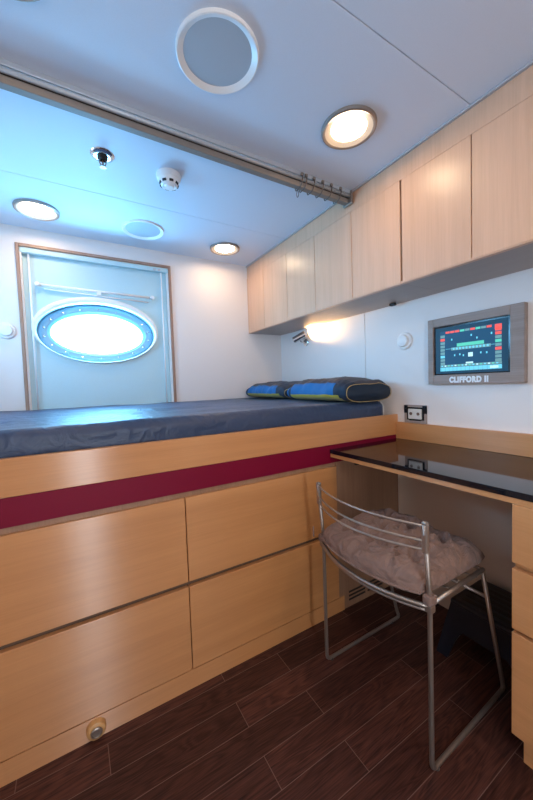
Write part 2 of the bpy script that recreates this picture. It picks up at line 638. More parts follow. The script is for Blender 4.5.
# lining panel with the oval cut out
bm = bmesh.new()
n = 96
inner = ellipse(0.325, 0.180, PY, n)
x0, x1, z0, z1 = WX0 + 0.01, WX1 - 0.01, WZ0 + 0.01, WZ1 - 0.01
outer = []
for p in inner:
    d = Vector((p.x - PC.x, 0, (p.z - PC.z) * 1.35))
    ts = []
    if d.x > 1e-9: ts.append((x1 - PC.x) / d.x)
    if d.x < -1e-9: ts.append((x0 - PC.x) / d.x)
    if d.z > 1e-9: ts.append((z1 - PC.z) / d.z)
    if d.z < -1e-9: ts.append((z0 - PC.z) / d.z)
    t = min(ts)
    outer.append(Vector((PC.x + d.x * t, PY, PC.z + d.z * t)))
for cx, cz in ((x0, z0), (x1, z0), (x0, z1), (x1, z1)):
    j = min(range(n), key=lambda i: (outer[i] - Vector((cx, PY, cz))).length)
    outer[j] = Vector((cx, PY, cz))
strip(bm, [bm.verts.new(p) for p in outer], [bm.verts.new(p) for p in inner])
for f in bm.faces: f.smooth = False
link('lining_panel', bm, 'panel', win)
# white moulded rim, tunnel, bolted ring, pane
bm = bmesh.new()
for_rim = [(0.345, 0.200, PY, 1.455), (0.344, 0.199, PY - 0.014, 1.455), (0.340, 0.195, PY - 0.021, 1.454), (0.333, 0.188, PY - 0.023, 1.4475),
           (0.326, 0.181, PY - 0.021, 1.4405), (0.323, 0.178, PY - 0.014, 1.440), (0.322, 0.177, PY + 0.004, 1.440)]
prev = None
for a_, b_, y_, z_ in for_rim:
    cur = [bm.verts.new(p) for p in ellipse(a_, b_, y_, 96, z_)]
    if prev:
        strip(bm, prev, cur)
    prev = cur
part_label(link('porthole_rim', bm, 'white', win, smooth=True), 'white moulded oval rim')
bm = bmesh.new()
ringset(bm, [(0.324, 0.179, PY - 0.005), (0.324, 0.179, 0.10)])
link('porthole_tunnel', bm, 'panel', win, smooth=True)
bm = bmesh.new()
ringset(bm, [(0.325, 0.180, 0.074), (0.316, 0.172, 0.066), (0.312, 0.168, 0.064), (0.276, 0.137, 0.064), (0.272, 0.133, 0.066), (0.268, 0.129, 0.072),
             (0.262, 0.123, 0.073), (0.260, 0.121, 0.077), (0.260, 0.121, 0.095)])
pr = link('porthole_ring', bm, 'ring', win, smooth=True)
for k in range(18):
    a = 2 * PI * (k + 0.5) / 18
    turned('ring_bolt', [(0.0, 0), (0.004, 0), (0.0055, 0.002), (0.0055, 0.005)], 'chrome', pr, axis=(0, 1, 0),
           origin=(PC.x + 0.294 * math.cos(a), 0.0605, 1.440 + 0.152 * math.sin(a)), seg=12)
for a in (-2.25, -1.57, -0.80):
    x_, z_ = PC.x + 0.300 * math.cos(a), 1.440 + 0.157 * math.sin(a)
    boxes('ring_dog', [(x_ - 0.016, x_ + 0.016, 0.050, 0.066, z_ - 0.006, z_ + 0.006)], 'ring', pr, bevel=0.003)
bm = bmesh.new()
c0 = [bm.verts.new(p) for p in ellipse(0.262, 0.123, 0.090)]
bm.faces.new(c0)
link('pane', bm, 'glass', win)
# outer hull around the opening
bm = bmesh.new()
hull_in = [bm.verts.new(p) for p in ellipse(0.259, 0.120, 0.096)]
hull_out = [bm.verts.new(p) for p in ellipse(0.9, 0.7, 0.100)]
strip(bm, hull_in, hull_out)
link('hull_plate', bm, 'panel', win)
# blind head box and guide wires inside the trim
boxes('blind_head', [(WX0 + T, WX1 - T, -0.004, 0.026, WZ1 - T - 0.030, WZ1 - T - 0.002)], 'panel', win, bevel=0.005)
for gx in (WX0 + 0.055, WX1 - 0.060):
    rod('blind_guide', [(gx, 0.012, WZ0 + T), (gx, 0.012, WZ1 - T - 0.02)], 0.005, 'white', win, 8)
for gx in (WX0 + T + 0.004, WX1 - T - 0.004):
    boxes('frame_bead', [(gx - 0.004, gx + 0.004, -0.002, 0.026, WZ0 + T, WZ1 - T)], 'white', win, bevel=0.002)
boxes('blind_clip', [(-0.985, -0.965, -0.008, 0.02, WZ1 - T - 0.026, WZ1 - T - 0.012)], 'alu', win, bevel=0.002)
boxes('blind_clip', [(-0.955, -0.938, -0.008, 0.02, WZ1 - T - 0.026, WZ1 - T - 0.012)], 'alu', win, bevel=0.002)

t = thing('window_bar', 'thin white bar fixed to the pale panel above the oval porthole', 'bar', (-1.31, 0.02, 1.688))
rod('bar', [(-1.615, 0.008, 1.694), (-0.995, 0.008, 1.682)], 0.0075, 'white', t)
rod('lower_bar', [(-1.585, 0.012, 1.672), (-1.02, 0.012, 1.652)], 0.004, 'white', t)
for x, z in ((-1.615, 1.694), (-0.995, 1.682)):
    turned('end_knob', [(0, -0.012), (0.011, -0.010), (0.013, 0.0), (0.011, 0.016), (0.006, 0.028)], 'white', t, axis=(0, 1, 0), origin=(x, 0.0, z), seg=20)
boxes('clip', [(-1.32, -1.295, 0.0, 0.028, 1.664, 1.694)], 'white', t, bevel=0.003)

# ------------------------------------------------------------------ ceiling fittings


def downlight(x, y):
    t = thing('ceiling_downlight', '', 'light', (0, 0, 0), 'recessed ceiling downlights')
    turned('trim_ring', [(0.083, 0.0), (0.083, -0.010), (0.090, -0.013), (0.095, -0.010), (0.096, -0.004), (0.096, 0.0)], 'steel', t)
    turned('reflector', [(0.086, -0.0105), (0.061, -0.0028)], 'bezel', t)
    turned('lens', [(0.0615, -0.0032), (0.050, -0.0068), (0.0, -0.0082)], 'lens', t)
    return t


def move(t, x, y, label):
    t.location = (x, y, ZC)
    t['label'] = label
    return t


dl = downlight(0, 0)
d2 = [copy_tree(dl) for _ in range(3)]
move(dl, -0.586, -1.362, 'warm recessed downlight in front of the curtain rail, beside the wall cabinets')
move(d2[0], -0.572, -0.235, 'round recessed downlight above the pillow end of the bed, near the corner of the room')
move(d2[1], -1.580, -0.250, 'round recessed downlight above the bed, over the left side of the framed porthole')
move(d2[2], -1.560, -1.373, 'round recessed downlight cut by the top edge, in front of the curtain rail')


def speaker():
    t = thing('ceiling_speaker', '', 'speaker', (0, 0, 0), 'round flush ceiling speakers')
    turned('rim', [(0.0915, -0.001), (0.093, -0.002), (0.108, -0.010), (0.111, -0.009), (0.112, 0.0)], 'white', t, seg=56)
    turned('grille', [(0.0925, -0.0015), (0.05, -0.0022), (0.0, -0.0025)], 'grey', t, seg=56)
    return t


sp = speaker()
sp2 = copy_tree(sp)
move(sp, -1.088, -1.377, 'large looking round speaker with grey grille on the ceiling in front of the curtain rail')
move(sp2, -1.085, -0.265, 'round white rimmed speaker on the ceiling above the bed, between the two downlights')

t = thing('smoke_detector', 'white domed smoke detector hanging under the ceiling above the bed', 'smoke detector', (-1.078, -0.808, ZC))
turned('base', [(0.0, 0), (0.050, 0), (0.051, -0.006), (0.048, -0.020), (0.042, -0.024)], 'white', t, origin=(-1.078, -0.808, ZC))
hd = turned('head', [(0.043, -0.022), (0.040, -0.030), (0.034, -0.044), (0.027, -0.048), (0.022, -0.046), (0.018, -0.052), (0.0, -0.054)], 'white', t, origin=(-1.078, -0.808, ZC))
for k in range(8):
    a = 2 * PI * k / 8
    bm = bmesh.new()
    box(bm, 0.0325, 0.0395, -0.008, 0.008, -0.042, -0.034)
    bmesh.ops.rotate(bm, verts=bm.verts, cent=(0, 0, 0), matrix=Matrix.Rotation(a, 3, 'Z'))
    bmesh.ops.translate(bm, verts=bm.verts, vec=(-1.078, -0.808, ZC))
    link('air_slot', bm, 'dark', hd)

t = thing('sprinkler_head', 'small chrome fire sprinkler with round plate under the ceiling above the bed', 'sprinkler', (-1.330, -0.812, ZC))
o = (-1.330, -0.812, ZC)
turned('escutcheon', [(0.0, -0.002), (0.020, -0.008), (0.030, -0.008), (0.040, -0.004), (0.043, 0.0)], 'chrome', t, origin=o)
turned('body', [(0.019, -0.004), (0.019, -0.014), (0.012, -0.018), (0.010, -0.022)], 'dark', t, origin=o, seg=20)
bm = bmesh.new()
for s in (-1, 1):
    tube(bm, fillet([(o[0] + s * 0.009, o[1], ZC - 0.018), (o[0] + s * 0.012, o[1], ZC - 0.032), (o[0], o[1], ZC - 0.046)], 0.008), 0.0022, 8)
link('yoke', bm, 'steel', t, smooth=True)
turned('bulb', [(0.0, -0.020), (0.003, -0.022), (0.003, -0.040), (0.0, -0.044)], 'brass', t, origin=o, seg=12)
turned('deflector', [(0.0, -0.045), (0.012, -0.045), (0.012, -0.047), (0.0, -0.047)], 'steel', t, origin=o, seg=16)

# curtain rail across the ceiling along the edge of the bed
t = thing('curtain_rail', 'long metal curtain rail fixed under the ceiling along the front edge of the bed', 'curtain rail', (-1.2, -1.08, ZC))
XR = XC - 0.003
boxes('ceiling_channel', [(XL, XR, -1.092, -1.045, ZC - 0.017, ZC)], 'alu', t, bevel=0.002)
rod('runner_tube', [(XL, -1.086, ZC - 0.026), (XR, -1.086, ZC - 0.026)], 0.0075, 'alu', t, 14)
boxes('shadow_web', [(XL, XR, -1.078, -1.058, ZC - 0.034, ZC - 0.017)], 'dark', t)
boxes('valance', [(XL, XR, -1.080, -1.054, ZC - 0.056, ZC - 0.034)], 'rail_band', t, bevel=0.002)
boxes('end_bracket', [(XR - 0.012, XR, -1.100, -1.044, ZC - 0.062, ZC - 0.004)], 'steel', t, bevel=0.002)

ring_labels = ['wire curtain ring hanging farthest from the cabinets on the bunched rail end',
               'wire curtain ring paired next to the outermost one on the rail end',
               'third wire curtain ring counted from the open side of the bunched rail end',
               'fourth wire curtain ring counted from the open side of the bunched rail end',
               'second wire curtain ring from the rail bracket at the cabinets',
               'wire curtain ring closest to the rail bracket at the cabinets']


def ring_mesh():
    t = thing('curtain_ring', '', 'curtain ring', (0, 0, 0), 'wire curtain rings on the rail')
    bm = bmesh.new()
    ys = [(-1.070, -0.0175), (-1.0985, -0.008), (-1.1005, -0.030), (-1.092, -0.052), (-1.075, -0.0605), (-1.048, -0.0605), (-1.046, -0.045)]
    P = [(0.0, y, ZC + z) for y, z in ys]
    tube(bm, fillet(P, 0.012, 4), 0.0022, 7)
    link('wire', bm, 'ring_dark', t, smooth=True)
    bm = bmesh.new()
    box(bm, -0.006, 0.006, -1.1015, -1.092, ZC - 0.020, ZC - 0.008)
    link('glider', bm, 'rail_band', t, bevel=0.002)
    return t


rg = ring_mesh()
rings = [rg] + [copy_tree(rg) for _ in range(5)]
bm = bmesh.new()
L = [Vector((0.0, -1.062 + 0.007 * math.cos(a), ZC - 0.078 + 0.014 * math.sin(a))) for a in [2 * PI * k / 16 for k in range(16)]]
tube(bm, L, 0.0016, 6, closed=True)
link('eyelet', bm, 'ring_dark', rg, smooth=True)
for r_, x, lb in zip(rings, (-0.592, -0.570, -0.527, -0.478, -0.428, -0.372), ring_labels):
    r_.location = (x, 0, 0)
    r_['label'] = lb

# ------------------------------------------------------------------ wall cabinets
units = [([0.0, -0.245], 'narrow oak wall cabinet in the corner above the far pillow', []),
         ([-0.245, -0.530, -0.804], 'oak wall cabinet with two plain doors, above the reading lamp', []),
         ([-0.804, -1.080, -1.352], 'oak wall cabinet ending at the wide dark door gap, where the curtain rail meets it', []),
         ([-1.352, -1.625, -1.900], 'oak wall cabinet with the warm bright spot on its door, above the wall screen', []),
         ([-1.900, -2.175, -2.450], 'oak wall cabinet nearest the viewer, cut by the edge of the photo', [])]
for ys, lb, _ in units:
    t = thing('wall_cabinet', lb, 'cabinet', (0.0 - 0.15, (ys[0] + ys[-1]) / 2, CZ0), 'row of oak wall cabinets')
    a, b = ys[-1] + 0.0006, ys[0] - 0.0006
    boxes('body', [(XC + 0.021, -0.001, a, b, CZ0 + 0.010, CZ1)], 'gap_shade', t)  # dark body colour paints the shade seen in the door gaps
    boxes('underside_lip', [(XC + 0.002, XC + 0.021, a, b, CZ0 - 0.001, CZ0 + 0.010)], 'cab_wood', t)
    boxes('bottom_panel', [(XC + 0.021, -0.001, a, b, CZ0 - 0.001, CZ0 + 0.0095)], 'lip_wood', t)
    for i in range(len(ys) - 1):
        g0 = 0.0016
        g1 = 0.0016
        if abs(ys[i + 1] + 1.352) < 1e-6:
            g1 = 0.0045
        if abs(ys[i] + 1.352) < 1e-6:
            g0 = 0.0045
        boxes('door', [(XC, XC + 0.019, ys[i + 1] + g1, ys[i] - g0, CZ0 + 0.003, CZ1)], 'cab_wood', t, bevel=0.0012)
tag(boxes('cable_gland', [(-0.05, -0.028, -1.125, -1.095, CZ0 - 0.014, CZ0 - 0.001)], 'dark', bevel=0.003),
    'tiny black cable gland under the wall cabinets beside the wall', 'cable gland')

# ------------------------------------------------------------------ reading lamp
t = thing('reading_lamp', 'small chrome reading lamp on the wall above the pillows, switched on', 'lamp', (0.0, -0.335, 1.40))
turned('wall_plate', [(0.0, 0), (0.026, 0), (0.026, 0.006), (0.022, 0.009), (0.0, 0.010)], 'chrome', t, axis=(-1, 0, 0), origin=(0, -0.335, 1.385))
rod('arm', fillet([(-0.008, -0.335, 1.385), (-0.045, -0.335, 1.387), (-0.062, -0.340, 1.412)], 0.02), 0.007, 'chrome', t)
LH = Vector((-0.066, -0.345, 1.420))
LD = Vector((0.58, -0.66, 0.40)).normalized()
turned('lamp_head', [(0.0, -0.052), (0.018, -0.052), (0.023, -0.047), (0.024, -0.02), (0.026, 0.045), (0.024, 0.046), (0.022, 0.030)], 'chrome', t, axis=LD, origin=LH, seg=28)
turned('lamp_lens', [(0.0, 0.034), (0.0225, 0.034)], 'bulb', t, axis=LD, origin=LH, seg=28)
sl = bpy.data.lights.new('reading_lamp_beam', 'SPOT')
sl.energy = LAMP_POWER
sl.color = LAMP_COL
sl.spot_size = math.radians(125)
sl.spot_blend = 0.9
sl.shadow_soft_size = 0.015
slo = bpy.data.objects.new('reading_lamp_beam', sl)
C.objects.link(slo)
slo.parent = t
slo.matrix_parent_inverse = Matrix.Translation(-t.location)
slo.location = LH + LD * 0.050
slo.rotation_euler = LD.to_track_quat('-Z', 'Y').to_euler()

# ------------------------------------------------------------------ wall buttons


def button():
    t = thing('wall_button', '', 'button', (0, 0, 0), 'round white wall buttons')
    turned('base', [(0.0, 0), (0.044, 0), (0.044, 0.006), (0.039, 0.012), (0.030, 0.014)], 'white', t, axis=(-1, 0, 0), origin=(0, 0, 0))
    turned('cap', [(0.031, 0.012), (0.031, 0.018), (0.027, 0.024), (0.015, 0.027), (0.0, 0.028)], 'white', t, axis=(-1, 0, 0), origin=(0, 0, 0))
    return t


b1 = button()
b2 = copy_tree(b1)
b1.location = (0.0, -1.150, 1.289)
b1['label'] = 'round white button on the wall between the reading lamp and the framed screen'
b2.location = (-1.765, 0.0, 1.425)
b2.rotation_euler = (0, 0, PI / 2)
b2['label'] = 'round white button on the window wall beside the wooden window frame'

# ------------------------------------------------------------------ framed screen
SY0, SY1, SZ0, SZ1 = -1.675, -1.293, 1.065, 1.3635
t = thing('wall_screen', 'wall screen in a grey oak frame showing a blue ship diagram', 'screen', (0, -1.47, SZ0))
bm = bmesh.new()
by0, by1, bz0, bz1 = -1.628, -1.319, 1.1065, 1.3265
for b in ((-0.028, 0, SY0, by0, SZ0, SZ1), (-0.028, 0, by1, SY1, SZ0, SZ1), (-0.028, 0, by0, by1, bz1, SZ1), (-0.028, 0, by0, by1, SZ0, bz0)):
    box(bm, *b)
link('frame', bm, 'grey_wood', t, bevel=0.0015)
boxes('bezel', [(-0.020, -0.001, by0, by1, bz0, bz1)], 'bezel_black', t, bevel=0.002)
bm = bmesh.new()
dy0, dy1, dz0, dz1 = -1.598, -1.349, 1.123, 1.302
MATS = ['s_navy', 's_deep', 's_cyan', 's_green', 's_red', 's_grey', 's_white']
W_, H_ = dy1 - dy0, dz1 - dz0


def cell(u0, u1, v0, v1, mi, lift=0.0004):
    # u from the left edge as seen from the room, v from the bottom
    box(bm, -0.0212 - lift, -0.0205, dy1 - u1 * W_, dy1 - u0 * W_, dz0 + v0 * H_, dz0 + v1 * H_, mi)


cell(-0.085, 1.085, -0.06, 1.09, 1, 0.0)
cell(0, 1, 0, 1, 0, 0.0002)
for k in range(9):                      # status row along the top
    cell(0.10 + k * 0.085, 0.175 + k * 0.085, 0.935, 0.985, [4, 4, 4, 3, 5, 4, 3, 5, 4][k])
for k in range(9):                      # columns of buttons at both sides
    cell(0.005, 0.085, 0.16 + k * 0.085, 0.225 + k * 0.085, [5, 5, 2, 5, 5, 5, 5, 4, 5][k])
    cell(0.905, 0.995, 0.16 + k * 0.085, 0.225 + k * 0.085, [5, 5, 5, 4, 5, 3, 5, 4, 4][k])
cell(0.90, 0.998, 0.87, 0.985, 4)
cell(0.30, 0.74, 0.585, 0.665, 3)       # ship: superstructure and hull
cell(0.20, 0.84, 0.505, 0.575, 5)
cell(0.10, 0.90, 0.545, 0.553, 2)
for k in range(11):
    cell(0.23 + k * 0.055, 0.26 + k * 0.055, 0.515, 0.565, 2, 0.0006)
for u, v in ((0.25, 0.36), (0.34, 0.37), (0.40, 0.34), (0.68, 0.37), (0.77, 0.36), (0.2, 0.75), (0.53, 0.80), (0.84, 0.78), (0.62, 0.72)):
    cell(u, u + 0.022, v, v + 0.045, 2)
cell(0.49, 0.565, 0.32, 0.42, 6)
cell(0.0, 1.0, 0.105, 0.155, 5)
cell(0.0, 1.0, 0.0, 0.095, 2)
for k in range(14):
    cell(0.02 + k * 0.07, 0.022 + k * 0.07, 0.0, 0.095, 0, 0.0006)
for k in range(16):
    cell(0.02 + k * 0.06, 0.05 + k * 0.06, 0.115, 0.145, [2, 6, 3][k % 3], 0.0006)
cell(0.45, 0.57, 0.16, 0.20, 6)
cell(0.83, 0.95, 0.02, 0.075, 6, 0.0006)
link('display', bm, MATS, t)
cu = bpy.data.curves.new('lettering', 'FONT')
cu.body = 'CLIFFORD II'
cu.size = 0.031
cu.align_x = 'CENTER'
cu.align_y = 'CENTER'
cu.extrude = 0.0008
cu.offset = 0.0021
cu.space_character = 1.16
to = bpy.data.objects.new('tmp_text', cu)
C.objects.link(to)
me = bpy.data.meshes.new_from_object(to.evaluated_get(bpy.context.evaluated_depsgraph_get()))
bpy.data.objects.remove(to)
xs = [v.co.x for v in me.vertices]
k = 0.159 / (max(xs) - min(xs))
me.materials.clear()
me.materials.append(M['letter'])
me.transform(Matrix(((0, 0, -1, -0.0288), (-k, 0, 0, -1.4735), (0, 1.05, 0, 1.0825), (0, 0, 0, 1))))
lo = bpy.data.objects.new('lettering', me)
C.objects.link(lo)
lo.parent = t
lo.matrix_parent_inverse = Matrix.Translation(-t.location)
part_label(lo, 'white capital lettering on the lower frame')

# ------------------------------------------------------------------ bed
XB0, XBM, XB1 = XL + 0.002, -1.1555, -0.443
t = thing('captains_bed', 'built-in oak bed with a crimson stripe and four large drawers', 'bed', (-1.0, -0.55, 0.0))
YF = YB
boxes('carcass', [(XB0, -0.002, YF + 0.020, -0.002, 0.0, 0.888)], 'gap_shade', t)
boxes('plinth', [(XB0, -0.410, YF + 0.001, YF + 0.020, 0.0, 0.068)], 'bed_wood', t)
boxes('rail_board', [(XB0, -0.002, YF, YF + 0.022, 0.8035, 0.9106)], 'bed_wood', t, bevel=0.002)
part_label(boxes('stripe', [(XB0, -0.002, YF + 0.001, YF + 0.020, 0.7205, 0.8030)], 'red', t), 'crimson stripe')
boxes('recess_strip', [(XB0, -0.443, YF + 0.012, YF + 0.020, 0.695, 0.7205)], 'shaded_wood', t)  # shade of the recess put into the wood colour
XD0 = -1.868
for (a, b) in ((XBM + 0.0015, XB1), (XD0, XBM - 0.0015)):
    for (z0, z1) in ((0.3958, 0.7000), (0.0715, 0.3763)):
        boxes('drawer', [(a, b, YF, YF + 0.019, z0, z1)], 'bed_wood', t, bevel=0.0015)
boxes('end_panel', [(XB0, XD0 - 0.003, YF, YF + 0.019, 0.0715, 0.70)], 'bed_wood', t)
vp = boxes('knee_panel', [(XB1 + 0.002, -0.002, YF + 0.004, YF + 0.020, 0.0, 0.7205)], 'shaded_wood', t)  # shade under the desk put into the wood colour
for r in range(3):
    for c in range(2):
        xa = -0.378 + c * 0.128
        boxes('vent_slot', [(xa, xa + 0.110, YF + 0.0025, YF + 0.006, 0.031 + r * 0.019, 0.040 + r * 0.019)], 'dark', vp)

t = thing('door_stop', 'turned wooden door stop with a metal cap on the plinth below the drawers', 'door stop', (-1.462, YF, 0.036))
turned('collar', [(0.0, 0), (0.028, 0.0), (0.028, 0.010), (0.026, 0.017), (0.022, 0.020), (0.016, 0.0205)], 'knob_wood', t, axis=(0, -1, 0), origin=(-1.468, YF + 0.001, 0.037))
turned('cap', [(0.017, 0.020), (0.0165, 0.023), (0.013, 0.025), (0.012, 0.023), (0.0, 0.022)], 'steel', t, axis=(0, -1, 0), origin=(-1.468, YF + 0.001, 0.037))

# mattress: white body and navy sheet
ZM = 0.984
t = thing('mattress', 'mattress in a creased navy blue sheet on the built-in bed', 'mattress', (-1.0, -0.55, 0.888))
bm = bmesh.new()
box(bm, XB0 + 0.01, -0.058, YB + 0.0275, -0.012, 0.889, ZM - 0.004)
part_label(link('mattress_core', bm, 'mattress', t, bevel=0.03, segs=4, smooth=True), 'white mattress end')
bm = bmesh.new()
prof = []
yf, yr, zt, rr = YB + 0.026, -0.006, ZM, 0.034
for k in range(7):
    prof.append((yf - 0.002 * math.sin(PI * k / 6), 0.891 + (zt - rr - 0.891) * k / 6))
for k in range(1, 9):
    a = PI / 2 * k / 8
    prof.append((yf + rr - rr * math.cos(a), zt - rr + rr * math.sin(a)))
for k in range(1, 61):
    prof.append((yf + rr + (yr - yf - rr) * k / 60, zt + 0.010 * k / 60))
prof.append((yr, 0.90))
NX = 170
xa, xb = XB0 + 0.004, -0.090
rows = []
for i in range(NX + 1):
    x = xa + (xb - xa) * i / NX
    row = []
    for j, (y, z) in enumerate(prof):
        on_top = max(0.0, min(1.0, (z - 0.90) / 0.05))
        nz = noise.noise(Vector((x * 3.1, y * 7.0, 1.3))) * 0.008 + noise.noise(Vector((x * 8 + y * 3, y * 17, 4.1))) * 0.0022
        crease = noise.noise(Vector((x * 2.1 - 6, z * 26 + y * 4, 9.0))) * 0.007
        if j < 10:
            row.append(bm.verts.new((x, y - abs(crease) * on_top, z)))
        else:
            row.append(bm.verts.new((x, y, z + nz)))
    rows.append(row)
for i in range(NX):
    for j in range(len(prof) - 1):
        bm.faces.new((rows[i][j], rows[i + 1][j], rows[i + 1][j + 1], rows[i][j + 1])).smooth = True
# tucked end at the pillow side
end = [bm.verts.new((xb - 0.002, max(v.co.y, YB + 0.05), min(v.co.z, ZM - 0.02))) for v in rows[-1]]
for j in range(len(prof) - 1):
    bm.faces.new((rows[-1][j], end[j], end[j + 1], rows[-1][j + 1])).smooth = True
part_label(link('fitted_sheet', bm, 'sheet', t, smooth=True), 'navy blue sheet')


# pillows
def pillow(name, x0, x1, y0, y1, zb, h, seed, label):
    t = thing(name, label, 'pillow', ((x0 + x1) / 2, (y0 + y1) / 2, zb), 'pillows against the wall')
    bm = bmesh.new()
    ny, na = 44, 56
    cx, cy = (x0 + x1) / 2, (y0 + y1) / 2
    rows = []
    for i in range(ny + 1):
        u = -1 + 2 * i / ny
        e = max(0.0, 1 - abs(u) ** 5.0)
        s = 0.55 + 0.45 * e ** 0.5
        y = cy + u * (y1 - y0) / 2
        row = []
        for k in range(na):
            a = 2 * PI * k / na
            c, sn = math.cos(a), math.sin(a)
            px = math.copysign(abs(c) ** 0.62, c)
            pz = math.copysign(abs(sn) ** 0.85, sn)
            zz = h * 0.36 + h * 0.64 * pz * s if pz > 0 else h * 0.36 * (1 + pz)
            x = cx + (x1 - x0) / 2 * px * (0.93 + 0.07 * s)
            p = Vector((x, y, zb + zz))
            wr = noise.noise(Vector((x * 14 + seed, y * 30, zz * 20))) * 0.011 + noise.noise(Vector((x * 5, y * 9 + seed, 2))) * 0.009
            p.z += wr * (0.3 + 0.7 * max(0, pz))
            p.x += wr * 0.6 * c
            p.z = max(p.z, zb)
            row.append(bm.verts.new(p))
        rows.append(row)
    for i in range(ny):
        u = -1 + 2 * (i + 0.5) / ny
        for k in range(na):
            a = 2 * PI * (k + 0.5) / na
            f = bm.faces.new((rows[i][k], rows[i + 1][k], rows[i + 1][(k + 1) % na], rows[i][(k + 1) % na]))
            f.smooth = True
            front = math.cos(a) < -0.05
            hz = math.sin(a)
            mi = 0
            if u < -0.62 and hz < 0.9 and not (front and u > -0.62 - 0.25 * (1 - hz) * 0.5):
                mi = 2
            elif front and hz < -0.16 and u < 0.9:
                mi = 3
            elif front and hz < 0.62:
                mi = 1 if u > -0.62 else 2
            if front and -0.04 < u - 0.9 < 0.05 and hz < 0.86:
                mi = 2
            f.material_index = mi
    for row, rev in ((rows[0], False), (rows[-1], True)):
        ctr = bm.verts.new(sum((v.co for v in row), Vector()) / na + Vector((0, 0.004 * (1 if rev else -1), 0)))
        for k in range(na):
            f = bm.faces.new((row[k], row[(k + 1) % na], ctr))
            f.material_index = 2
            f.smooth = True
    seam = [rows[0][k].co + (rows[0][k].co - Vector((cx, y0, zb + h / 2))) * 0.012 + Vector((0, -0.002, 0)) for k in range(na)]
    o = link('pillowcase', bm, ['p_top', 'p_blue', 'p_navy', 'p_yellow'], t, smooth=True)
    bm = bmesh.new()
    tube(bm, seam, 0.0017, 6, closed=True)
    part_label(link('piping', bm, 'p_pipe', t, smooth=True), 'thin yellow piping')
    return t


pillow('pillow', -0.365, -0.030, -0.565, -0.045, 0.997, 0.108, 1.0, 'navy and yellow pillow in the far corner under the reading lamp')
pillow('pillow', -0.355, -0.026, -1.082, -0.585, 0.989, 0.124, 7.0, 'blue and yellow pillow with navy end, nearest the desk')

# ------------------------------------------------------------------ desk
XDK = -0.4818
ZD = 0.7844
YE = -2.55
t = thing('desk', 'built-in oak desk with a black glass top and a drawer pedestal', 'desk', (XDK / 2, -1.8, 0.0))
boxes('desktop', [(XDK, -0.0005, YE, YB - 0.0005, ZD - 0.0185, ZD)], 'glass_black', t, bevel=0.0015)
boxes('edge_board', [(XDK + 0.004, -0.001, YE, YB - 0.001, ZD - 0.0350, ZD - 0.0190)], 'desk_wood', t)
boxes('backsplash', [(-0.020, -0.0005, YE, YB - 0.0005, ZD + 0.0003, 0.8709)], 'desk_wood', t, bevel=0.0015)
YP = -1.8201
boxes('pedestal', [(XDK + 0.021, -0.001, YE, YP - 0.001, 0.103, ZD - 0.0352)], 'desk_wood', t)
boxes('plinth', [(XDK + 0.046, -0.001, YE, YP - 0.012, 0.0, 0.1028)], 'desk_wood', t)
for (z0, z1) in ((0.589, 0.7485), (0.405, 0.572), (0.103, 0.394)):
    boxes('drawer', [(XDK + 0.001, XDK + 0.020, -2.42, YP, z0, z1)], 'desk_wood', t, bevel=0.0015)
boxes('warm_tint_panel', [(-0.006, -0.0005, YP + 0.0005, YB - 0.001, 0.0, ZD - 0.0355)], 'beige', t)  # added panel, its beige stands in for warm light on the wall
boxes('corner_bracket', [(-0.33, -0.295, YB - 0.014, YB - 0.001, 0.690, 0.715)], 'dark', t, bevel=0.002)

# recessed socket above the backsplash
t = thing('power_socket', 'small recessed wall socket with dark frame above the back of the desk', 'socket', (0, -1.207, 0.875))
py0, py1, pz0, pz1 = -1.268, -1.146, 0.8725, 0.963
boxes('frame', [(-0.007, 0, py0, py0 + 0.012, pz0, pz1), (-0.007, 0, py1 - 0.012, py1, pz0, pz1),
                (-0.007, 0, py0 + 0.012, py1 - 0.012, pz1 - 0.012, pz1), (-0.007, 0, py0 + 0.012, py1 - 0.012, pz0, pz0 + 0.014)], 'lip_wood', t, bevel=0.001)
boxes('back_box', [(-0.002, 0, py0 + 0.010, py1 - 0.010, pz0 + 0.010, pz1 - 0.010)], 'bezel_black', t)
fp = boxes('faceplate', [(-0.012, -0.001, -1.243, -1.170, 0.892, 0.943)], 'socket', t, bevel=0.003)
for y in (-1.187, -1.227):
    turned('pin_hole', [(0.0, 0.0), (0.008, 0.0), (0.008, 0.0015), (0.0, 0.0015)], 'brass', fp, axis=(-1, 0, 0), origin=(-0.012, y, 0.919), seg=16)
for y in (-1.156, -1.258):
    boxes('corner_block', [(-0.009, 0, y - 0.010, y + 0.010, 0.921, 0.960)], 'bezel_black', t, bevel=0.001)
boxes('switch', [(-0.0095, -0.001, -1.240, -1.175, 0.884, 0.891)], 'bezel_black', t, bevel=0.001)

# ------------------------------------------------------------------ step stool under the desk
t = thing('step_stool', 'low dark plastic step stool under the desk behind the chair', 'stool', (-0.16, -1.66, 0.0))
X0s, X1s, Y0s, Y1s, HS = -0.266, -0.036, -1.775, -1.525, 0.245
bm = bmesh.new()
box(bm, X0s, X1s, Y0s, Y1s, HS - 0.022, HS)
link('tread', bm, 'black_plastic', t, bevel=0.010, segs=3)
boxes('grip_strip', [(X0s + 0.03 + k * 0.032, X0s + 0.046 + k * 0.032, Y0s + 0.03, Y1s - 0.03, HS, HS + 0.0015) for k in range(6)], 'dark', t)


